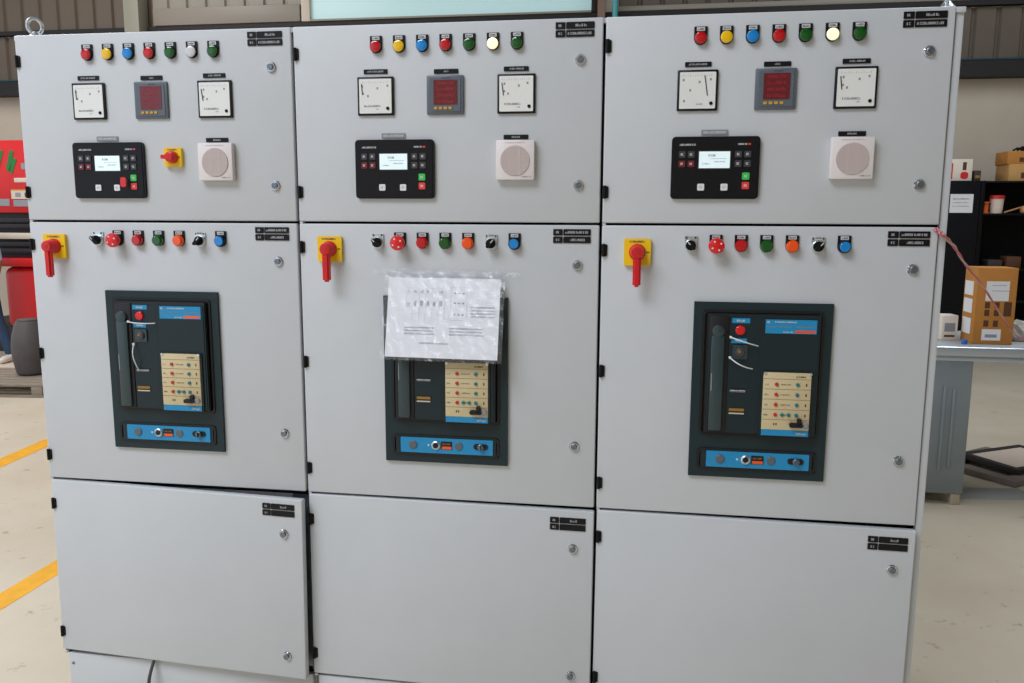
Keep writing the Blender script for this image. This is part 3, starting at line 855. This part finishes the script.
part('tape', tb, dc, (0, 0.0035, 0), (0, math.radians(1.2), 0))

# ------------------------------------------------------------------ cables
pts = [(0.300, -0.002, 0.306), (0.299, -0.007, 0.296), (0.297, -0.015, 0.280), (0.293, -0.022, 0.25), (0.290, -0.02, 0.20), (0.292, -0.02, 0.12), (0.30, -0.05, 0.03), (0.34, -0.12, 0.008), (0.45, -0.16, 0.007)]
sm = []
for i in range(len(pts)-1):
    p0 = Vector(pts[max(i-1, 0)]); p1 = Vector(pts[i]); p2 = Vector(pts[i+1]); p3 = Vector(pts[min(i+2, len(pts)-1)])
    for s in range(6):
        t = s/6
        sm.append(0.5*((2*p1)+(p2-p0)*t+(2*p0-5*p1+4*p2-p3)*t*t+(3*p1-p0-3*p2+p3)*t**3))
sm.append(Vector(pts[-1]))
tag(part('power_cable', MB().tube(sm, 0.005, 'cable', 8)), 'thin dark grey cable hanging out below the left cabinet lowest door', 'cable')

wp = [Vector(p) for p in [(2.387, -0.006, 1.594), (2.398, -0.006, 1.586), (2.411, 0.002, 1.577), (2.577, 0.4, 1.537), (2.774, 0.85, 1.466), (3.049, 1.4, 1.348), (3.359, 2.0, 1.187), (3.606, 2.45, 1.049), (3.755, 2.7, 0.983), (3.862, 2.8, 0.941), (3.974, 2.84, 0.926)]]
sm = []
for i in range(len(wp)-1):
    p0 = wp[max(i-1, 0)]; p1 = wp[i]; p2 = wp[i+1]; p3 = wp[min(i+2, len(wp)-1)]
    for s in range(10):
        t = s/10
        sm.append(0.5*((2*p1)+(p2-p0)*t+(2*p0-5*p1+4*p2-p3)*t*t+(3*p1-p0-3*p2+p3)*t**3))
wt = thing('twin_wire', 'red and white twisted wire running from right cabinet to the bench', 'wire', tuple(sm[0]))
for k, m in enumerate(('wire_red', 'wire_white')):
    q = []
    for i, p in enumerate(sm):
        a = i*0.55 + k*PI
        q.append(p - sm[0] + Vector((0.0022*math.cos(a), 0, 0.0022*math.sin(a))))
    part('strand', MB().tube(q, 0.0030, m, 6), wt)

# ------------------------------------------------------------------ left background: machine, pallet, drum, person
mc = thing('generator_enclosure', 'tall red machine with green letters and black louvres behind left cabinet', 'machine', (-5.45, 6.5, 0))
part('upper_housing', MB().box(-1.2, 1.2, 0, 1.5, 1.64, 2.455, 'mach_red', 0.02), mc)
lb = MB()
# green letter M and a following stroke
def stroke(b, x0, z0, x1, z1, w, m, y):
    d = Vector((x1-x0, z1-z0)).normalized(); n = Vector((-d.y, d.x))*w/2
    b.prism_y([(x0-n.x, z0-n.y), (x1-n.x, z1-n.y), (x1+n.x, z1+n.y), (x0+n.x, z0+n.y)], y, y+0.004, m)
for x0, z0, x1, z1 in ((-0.20, 2.10, -0.16, 2.33), (-0.16, 2.33, -0.10, 2.14), (-0.10, 2.14, -0.03, 2.34)):
    stroke(lb, x0, z0, x1, z1, 0.045, 'mach_green', -0.005)
part('letter', lb, mc)
lb = MB()
for x0, z0, x1, z1 in ((0.03, 2.12, 0.10, 2.34), (0.06, 2.09, 0.13, 2.25)):
    stroke(lb, x0, z0, x1, z1, 0.05, 'mach_green', -0.005)
part('letter', lb, mc)
part('badge', MB().rrect(0.20, 0.26, 2.13, 2.20, 0.01, -0.004, -0.0005, 'grey_ink', 3), mc)
part('white_strip', MB().box(0.10, 0.62, -0.006, -0.0005, 1.985, 2.035, 'cream_strip', 0.002), mc)
part('data_label', MB().box(0.05, 0.50, -0.006, -0.0005, 1.80, 1.90, 'cream_strip').box(0.05, 0.5, -0.0065, -0.006, 1.89, 1.905, 'amber').box(0.10, 0.17, -0.0066, -0.006, 1.82, 1.87, 'grey_ink').box(0.22, 0.27, -0.0066, -0.006, 1.82, 1.87, 'dark_ink').box(0.07, 0.50, -0.0066, -0.0005, 1.715, 1.79, 'grey_ink'), mc)
part('label_strip', MB().box(-0.9, 0.02, -0.006, -0.0005, 1.72, 1.80, 'grey_ink'), mc)
part('louvre_housing', MB().box(-1.2, 1.2, 0.05, 1.5, 1.13, 1.64, 'mach_dark'), mc)
for k in range(4):
    zz = 1.56 - 0.065*k if k < 2 else 1.29 - 0.075*(k-2)
    part('louvre', MB().box(-1.18, 1.18, -0.01, 0.06, zz-0.028, zz+0.022, 'mach_dark', 0.006), mc)
part('pale_bar', MB().box(-1.19, 1.19, -0.02, 0.05, 1.345, 1.415, 'cream_strip', 0.008), mc)
part('bumper', MB().box(-1.2, 1.2, -0.06, 1.4, 1.03, 1.128, 'mach_red', 0.02), mc)
part('fuel_tank', MB().box(-0.15, 1.15, -0.02, 1.1, 0.30, 1.027, 'mach_red', 0.10, 5), mc)
part('skid', MB().box(-1.15, 1.15, 0.15, 1.35, 0.0, 0.298, 'mach_dark', 0.01), mc)

pl = thing('pallet', 'weathered grey wooden pallet on the floor behind left cabinet', 'pallet', (-4.05, 4.36, 0))
def deck(b): b.box(-0.60, 0.60, 0, 0.095, 0.098, 0.120, 'wood', 0.002)
def bottom(b): b.box(-0.60, 0.60, 0, 0.095, 0.0, 0.020, 'wood', 0.002)
def block(b): b.box(-0.05, 0.05, 0, 0.095, 0.0205, 0.0975, 'wood', 0.002)
PANG = math.radians(6)
pl.rotation_euler[2] = PANG
for k in range(7): link('deck_board', cached('deck', deck), pl, (0, 0.117*k, 0))
for y in (0, 0.351, 0.702): link('bottom_board', cached('bottom', bottom), pl, (0, y, 0))
for x in (-0.55, 0, 0.46):
    for y in (0, 0.351, 0.702): link('block', cached('block', block), pl, (x, y, 0))
dr = thing('rubber_drum', 'dark grey barrel-shaped drum standing on the wooden pallet', 'drum', (-3.985, 4.85, 0.1205))
part('shell', MB().lathe_z(0, 0, [(0.100, 0.0), (0.125, 0.02), (0.152, 0.17), (0.155, 0.27), (0.145, 0.37), (0.118, 0.47), (0.100, 0.51), (0.085, 0.515)], 'drum', 28), dr)
part('lid', MB().lathe_z(0, 0, [(0.090, 0.5155), (0.090, 0.525), (0.080, 0.53)], 'drum', 28), dr)

# person: one skinned body, standing beside the machine, mostly beyond the frame
def person(loc, rz):
    P = {'pel': (0, 0, 0.95, .125), 'sp': (0, 0.0, 1.15, .13), 'ch': (0, 0.005, 1.36, .145), 'nk': (0, 0.01, 1.49, .055), 'hd0': (0, -0.01, 1.57, .075), 'hd1': (0, -0.012, 1.66, .088), 'hd2': (0, 0.0, 1.71, .055)}
    E_ = [('pel', 'sp'), ('sp', 'ch'), ('ch', 'nk'), ('nk', 'hd0'), ('hd0', 'hd1'), ('hd1', 'hd2')]
    for s, q, e in ((-1, 'L', 0.02), (1, 'R', 0.17)):
        P.update({'hip'+q: (s*.095, 0, .88, .098), 'kn'+q: (s*(.11+e*.45), -.015*s, .49, .066), 'cf'+q: (s*(.112+e*.65), .01, .34, .060), 'an'+q: (s*(.115+e), .01, .10, .047), 'hl'+q: (s*(.115+e), .02, .05, .045), 'bl'+q: (s*(.13+e), -.10, .04, .042), 'to'+q: (s*(.14+e), -.17, .032, .030),
                  'sh'+q: (s*.17, .005, 1.41, .066), 'el'+q: (s*.235, .02, 1.14, .045), 'wr'+q: (s*.25, -.06, .91, .031), 'pm'+q: (s*.25, -.08, .84, .030)})
        E_ += [('pel', 'hip'+q), ('hip'+q, 'kn'+q), ('kn'+q, 'cf'+q), ('cf'+q, 'an'+q), ('an'+q, 'hl'+q), ('hl'+q, 'bl'+q), ('bl'+q, 'to'+q), ('ch', 'sh'+q), ('sh'+q, 'el'+q), ('el'+q, 'wr'+q), ('wr'+q, 'pm'+q)]
        for f, (dy, L) in enumerate(((-.026, .075), (-.009, .085), (.009, .08), (.025, .065))):
            P['a%d%s' % (f, q)] = (s*.252, -.082+dy, .80, .009); P['b%d%s' % (f, q)] = (s*.248, -.088+dy, .80-L*.5, .0085); P['c%d%s' % (f, q)] = (s*.238, -.092+dy, .80-L, .007)
            E_ += [('pm'+q, 'a%d%s' % (f, q)), ('a%d%s' % (f, q), 'b%d%s' % (f, q)), ('b%d%s' % (f, q), 'c%d%s' % (f, q))]
        P['t0'+q] = (s*.243, -.115, .835, .011); P['t1'+q] = (s*.236, -.135, .80, .0085)
        E_ += [('pm'+q, 't0'+q), ('t0'+q, 't1'+q)]
    ks = list(P)
    me = bpy.data.meshes.new('person')
    me.from_pydata([P[k][:3] for k in ks], [(ks.index(a), ks.index(b)) for a, b in E_], [])
    o = bpy.data.objects.new('person_src', me); COL.objects.link(o)
    md = o.modifiers.new('skin', 'SKIN'); md.use_smooth_shade = True
    for i, k in enumerate(ks):
        r = P[k][3]; me.skin_vertices[0].data[i].radius = (r, r*0.78 if k in ('pel', 'sp', 'ch') else r)
        me.skin_vertices[0].data[i].use_root = (k == 'pel')
    sd = o.modifiers.new('sub', 'SUBSURF'); sd.levels = 2; sd.render_levels = 2
    dg = bpy.context.evaluated_depsgraph_get()
    em = bpy.data.meshes.new_from_object(o.evaluated_get(dg))
    bpy.data.objects.remove(o)
    for n in ('shirt', 'jeans', 'shoe', 'skin'): em.materials.append(M[n])
    for p in em.polygons:
        c = p.center
        arm = abs(c.x) > 0.205 and c.z > 0.68
        p.material_index = 3 if (c.z > 1.475 or (arm and c.z < 1.12)) else (0 if c.z > 0.93 or arm else (1 if c.z > 0.085 else 2))
        p.use_smooth = True
    t = thing('person', 'person in blue jeans and pale blue shirt at the left edge', 'person', loc, rz)
    link('body', em, t)
    hb = MB(); bm = bmesh.new(); bmesh.ops.create_uvsphere(bm, u_segments=20, v_segments=12, radius=0.1)
    bmesh.ops.delete(bm, geom=[v for v in bm.verts if v.co.z < -0.02 or (v.co.y < -0.045 and v.co.z < 0.045)], context='VERTS')
    for v in bm.verts: v.co = Vector((v.co.x*0.92, v.co.y*1.02+0.0, v.co.z*0.98+1.675))
    hb.frombm(bm, 'hair'); part('hair', hb, t)
    fb = MB()
    for s in (-1, 1):
        for (x, y, z, r, m) in ((s*0.032, -0.090, 1.645, 0.011, 'label'), (s*0.032, -0.098, 1.645, 0.0055, 'hair')):
            bm = bmesh.new(); bmesh.ops.create_uvsphere(bm, u_segments=10, v_segments=8, radius=r)
            for v in bm.verts: v.co += Vector((x, y, z))
            fb.frombm(bm, m)
        bm = bmesh.new(); bmesh.ops.create_uvsphere(bm, u_segments=10, v_segments=8, radius=0.022)
        for v in bm.verts: v.co = Vector((v.co.x*0.4 + s*0.086, v.co.y*0.7+0.0, v.co.z*1.3+1.63))
        fb.frombm(bm, 'skin')
    fb.add([(-0.012, -0.093, 1.605), (0.012, -0.093, 1.605), (0, -0.118, 1.608), (0, -0.092, 1.655), (0, -0.09, 1.60)], [(0, 2, 3), (2, 1, 3), (0, 4, 2), (4, 1, 2)], 'skin')
    fb.box(-0.022, 0.022, -0.090, -0.082, 1.575, 1.583, 'card_dark', 0.002)
    part('face_features', fb, t)
    return t
person((-5.485, 6.02, 0), 0)

# ------------------------------------------------------------------ right background
bn = thing('workbench', 'grey workbench with aluminium edge standing right of the cabinets', 'workbench', (3.60, 2.75, 0))
part('top', MB().box(-0.75, 1.6, 0.012, 0.70, 0.885, 0.918, 'bench_top', 0.003), bn)
part('edge_profile', MB().box(-0.75, 1.6, -0.020, 0.0115, 0.862, 0.919, 'alu', 0.012, 4).box(-0.75, 1.6, 0.0, 0.02, 0.835, 0.861, 'alu', 0.003), bn)
pd = part('pedestal', MB().box(-0.70, -0.045, 0.005, 0.66, 0.066, 0.884, 'bench_paint', 0.006), bn)
for x, z0, z1 in ((-0.135, 0.22, 0.68), (-0.185, 0.20, 0.70)):
    link('rib', MB().box(x-0.008, x+0.008, -0.004, 0.0048, z0, z1, 'bench_paint', 0.003).mesh('rib'), pd)
for x in (-0.08, -0.66):
    for y in (0.03, 0.60): part('leg', MB().box(x-0.025, x+0.025, y-0.02, y+0.03, 0.0, 0.0655, 'foot', 0.004), bn)
for y in (0.04, 0.62): part('leg', MB().box(1.50, 1.55, y-0.025, y+0.025, 0.0, 0.884, 'bench_paint', 0.004), bn)
bg_ = MB()
rnd = random.Random(5)
gp = [(0.012*math.sin(k*1.3)+0.0, 0.0+0.01*math.cos(k), -0.30*k/10) for k in range(11)]
bg_.tube(gp, 0.016, 'matt_black', 8)
bg_.tube([(0.01, 0.01, -0.05), (0.03, 0.0, -0.16), (0.02, 0.01, -0.27), (-0.005, 0.0, -0.29)], 0.012, 'matt_black', 8)
tag(part('black_strap', bg_, None, (3.60, 3.10, 0.70)), 'black strap hanging behind the right edge of bench pedestal', 'strap')

bx = thing('cardboard_box', 'tall orange-brown cardboard box with white labels on the workbench', 'box', (3.700, 2.860, 0.9195), math.radians(0))
def cb():
    b = MB().box(-0.125, 0.085, 0, 0.18, 0, 0.430, 'card', 0.003)
    return b
part('carton', cb(), bx)
part('label', MB().box(-0.075, 0.045, -0.0012, -0.0001, 0.245, 0.355, 'label').box(-0.045, 0.045, -0.0014, -0.0012, 0.30, 0.303, 'grey_ink').box(-0.045, 0.03, -0.0014, -0.0012, 0.33, 0.333, 'grey_ink'), bx)
part('label', MB().box(-0.080, 0.02, -0.0012, -0.0001, 0.022, 0.085, 'label').box(-0.062, 0.0, -0.0014, -0.0012, 0.038, 0.056, 'grey_ink'), bx)
for x in (-0.062, -0.012):
    for z0 in (0.10, 0.16, 0.203): part('printed_mark', MB().box(x-0.013, x+0.013, -0.0010, -0.0001, z0, z0+0.035, 'card_dark'), bx)
part('printed_mark', MB().box(0.025, 0.065, -0.001, -0.0001, 0.16, 0.24, 'card_dark'), bx)
for z0, z1 in ((0.27, 0.35), (0.17, 0.25), (0.05, 0.14)):
    part('label', MB().box(-0.1262, -0.1251, 0.045, 0.165, z0, z1, 'label'), bx)
wbx = thing('white_carton', 'small white carton beside the tall cardboard box on the workbench', 'box', (3.500, 3.00, 0.9185), math.radians(6))
part('carton', MB().box(-0.045, 0.045, 0, 0.10, 0, 0.145, 'carton', 0.003), wbx)
part('print', MB().box(-0.03, 0.03, -0.001, -0.0001, 0.05, 0.10, 'grey_ink').box(-0.03, 0.03, -0.001, -0.0001, 0.018, 0.03, 'card_dark'), wbx)
tag(part('dark_pouch', MB().box(-0.055, 0.055, 0, 0.16, 0, 0.165, 'matt_black', 0.04, 4), None, (3.370, 3.13, 0.9185)), 'black soft pouch on the workbench beside the small white carton', 'pouch')
tag(part('blue_cap', MB().lathe_z(0, 0, [(0.015, 0), (0.015, 0.022), (0.013, 0.026)], 'blue_cap', 16), None, (3.53, 2.85, 0.9185)), 'small blue plastic cap on the workbench edge', 'cap')
fb = MB(); bm = bmesh.new(); bmesh.ops.create_icosphere(bm, subdivisions=3, radius=0.095)
rnd = random.Random(3)
for v in bm.verts:
    k = 1 + rnd.uniform(-0.16, 0.16)
    v.co = Vector((v.co.x*1.0*k, v.co.y*0.6*k, max(v.co.z*0.75*k, -0.045)))
fb.frombm(bm, 'film')
tag(part('plastic_wrap', fb, None, (3.905, 3.06, 0.9645), smooth=10), 'crumpled pale plastic wrap on the bench right of cardboard box', 'wrapping')

# shelving rack at the back wall
rk = thing('shelving_rack', 'black shelving rack with a closed left bay against the back wall', 'rack', (5.55, 8.2, 0))
part('closed_bay', MB().box(-0.75, -0.005, 0.0, 0.50, 0.02, 2.055, 'navy', 0.004), rk)
for x in (0.0, 1.25):
    for y in (0.0, 0.46): part('post', MB().box(x, x+0.045, y, y+0.04, 0, 2.055, 'rack', 0.003), rk)
for zz in (0.25, 0.66, 1.03, 1.665, 2.03):
    part('shelf', MB().box(0.047, 1.248, 0.002, 0.498, zz, zz+0.022, 'board', 0.002), rk)
part('back_sheet', MB().box(0.05, 1.245, 0.502, 0.508, 0.05, 2.05, 'rack'), rk)
tag(part('notice_sheet', MB().box(0, 0.248, -0.0015, 0, 0, 0.212, 'label').marks(0.03, 0.22, 0.15, 0.165, -0.0017, 'grey_ink', 3).marks(0.03, 0.2, 0.11, 0.12, -0.0017, 'grey_ink', 4).marks(0.03, 0.21, 0.07, 0.08, -0.0017, 'grey_ink', 5), None, (5.225, 8.1990, 1.692)), 'white paper notice fixed on the dark closed bay of the rack', 'notice')
ct = thing('printed_carton', 'white carton with red print on top of the rack', 'box', (5.33, 8.25, 2.0565))
part('carton', MB().box(-0.135, 0.125, 0, 0.28, 0, 0.245, 'carton', 0.003), ct)
part('print', MB().box(-0.135, -0.085, -0.001, -0.0001, 0.02, 0.20, 'print_red').rrect(0.0, 0.085, 0.02, 0.10, 0.03, -0.0011, -0.0001, 'print_red', 4).box(0.02, 0.06, -0.001, -0.0001, 0.12, 0.21, 'card_dark'), ct)
tag(part('small_dark_box', MB().box(-0.035, 0.035, 0, 0.10, 0, 0.115, 'dark_box', 0.003).box(-0.025, 0.025, -0.001, 0, 0.03, 0.06, 'ochre').box(-0.036, 0.036, -0.001, 0.101, 0.085, 0.09, 'card_dark'), None, (5.512, 8.24, 2.0565)), 'small dark box on the rack beside the red printed carton', 'box')
def cbox(loc, w, d, h, label, m='card2'):
    t = thing('cardboard_carton', label, 'box', loc)
    part('carton', MB().box(0, w, 0, d, 0, h, m, 0.004), t)
    part('tape', MB().box(w*0.44, w*0.56, -0.0012, -0.0001, h*0.55, h, 'cream_strip'), t)
    part('print', MB().box(w*0.30, w*0.42, -0.001, -0.0001, h*0.15, h*0.5, 'card_dark').box(w*0.62, w*0.9, -0.001, -0.0001, h*0.2, h*0.4, 'card_dark'), t)
cbox((5.84, 8.24, 2.0525), 0.44, 0.36, 0.19, 'tan cardboard carton lying on the rack top under another carton')
cbox((5.82, 8.25, 2.2430), 0.42, 0.34, 0.145, 'tan cardboard carton stacked topmost above the rack', 'card')
tb_ = MB()
for k in range(4):
    tb_.tube([(0.03+0.05*k, 0.1+0.02*k, 0.012), (0.08+0.05*k, 0.12, 0.04+0.012*k), (0.14+0.05*k, 0.12, 0.02+0.02*k), (0.20+0.04*k, 0.14, 0.012)], 0.012, 'matt_black', 6)
tag(part('cable_scrap', tb_, None, (5.88, 8.25, 2.3885)), 'tangle of black cable lying on the topmost cardboard carton', 'cable')
bk = thing('bucket', 'white plastic bucket with red lid on the open rack shelf', 'bucket', (5.765, 8.30, 1.6875))
part('tub', MB().lathe_z(0, 0, [(0.064, 0), (0.074, 0.165)], 'bucket', 22), bk)
part('lid', MB().lathe_z(0, 0, [(0.081, 0.166), (0.081, 0.195), (0.070, 0.205)], 'lid', 22), bk)
sp = thing('orange_spool', 'orange spool on the rack shelf left of the white bucket', 'spool', (5.640, 8.27, 1.6875))
part('core', MB().lathe_z(0, 0, [(0.028, 0.013), (0.028, 0.117)], 'spool', 16), sp)
for z0 in (0, 0.118): part('flange', MB().lathe_z(0, 0, [(0.048, z0), (0.048, z0+0.012)], 'spool', 18), sp)
tag(part('timber_stick', MB().tube([(5.83, 8.23, 1.6985), (6.10, 8.34, 1.775), (6.45, 8.47, 1.875)], 0.010, 'stick', 8)), 'pale timber stick leaning on the rack shelf beside the bucket', 'stick')
tag(part('orange_pouch', MB().box(-0.07, 0.07, 0, 0.09, 0, 0.08, 'stick', 0.025, 3).lathe_z(0.0, 0.05, [(0.02, 0.075), (0.015, 0.10)], 'spool', 10), None, (6.08, 8.205, 1.6875)), 'tan pouch lying on the rack shelf before the timber stick', 'pouch')
for i, (x, m, h, lab) in enumerate(((5.80, 'dark_box', 0.10, 'dark grey tool case on the lower open rack shelf'), (6.0, 'card_dark', 0.14, 'brown tool case on the lower open rack shelf'), )):
    t = thing('tool_case', lab, 'case', (x, 8.28, 1.0525))
    part('case', MB().box(-0.08, 0.08, 0, 0.2, 0, h, m, 0.012), t)
    part('handle', MB().tube([(-0.03, 0.1, h-0.004), (-0.025, 0.1, h+0.025), (0.025, 0.1, h+0.025), (0.03, 0.1, h-0.004)], 0.006, 'matt_black', 6), t)

# flat steel frames on the floor behind the bench
def flat_frame(loc, rz, w, d, h, fill, label, t=0.05, m='frame_steel'):
    o = thing('panel_frame', label, 'frame', loc, rz)
    for a in ((-w/2, w/2, -d/2, -d/2+t), (-w/2, w/2, d/2-t, d/2)):
        part('rail', MB().box(a[0], a[1], a[2], a[3], 0, h, m, 0.003), o)
    for a in ((-w/2, -w/2+t), (w/2-t, w/2)):
        part('stile', MB().box(a[0], a[1], -d/2+t+0.0005, d/2-t-0.0005, 0, h, m, 0.003), o)
    if fill: part('infill', MB().box(-w/2+t+0.001, w/2-t-0.001, -d/2+t+0.001, d/2-t-0.001, h*0.5, h*0.85, fill), o)
flat_frame((4.07, 3.55, 0), math.radians(38), 0.62, 0.56, 0.04, None, 'bare steel panel frame at the bottom of the floor pile', 0.09)
flat_frame((4.20, 3.60, 0.0405), math.radians(30), 0.56, 0.42, 0.035, 'frame_fill', 'dark panel frame with pale infill topmost in the floor pile', 0.045, 'frame_dark')
tag(part('steel_plate', MB().box(-0.22, 0.22, -0.10, 0.10, 0, 0.006, 'bench_top', 0.002), None, (3.80, 3.00, 0), (0, 0, 0.1)), 'thin pale steel plate lying on the floor before the frames', 'plate')
for k in range(3):
    tag(part('steel_bar', MB().box(-0.42, 0.42, -0.02, 0.02, 0, 0.02, 'frame_dark' if k % 2 else 'frame_steel', 0.002), None, (3.60, 4.12+0.10*k, 0), (0, 0, -0.12-0.04*k)),
        ('nearest loose steel bar on the floor behind the panel frames', 'middle dark loose steel bar on the floor behind the frames', 'farthest loose steel bar on the floor behind the frames')[k], 'bar', 'loose steel bars behind the bench')
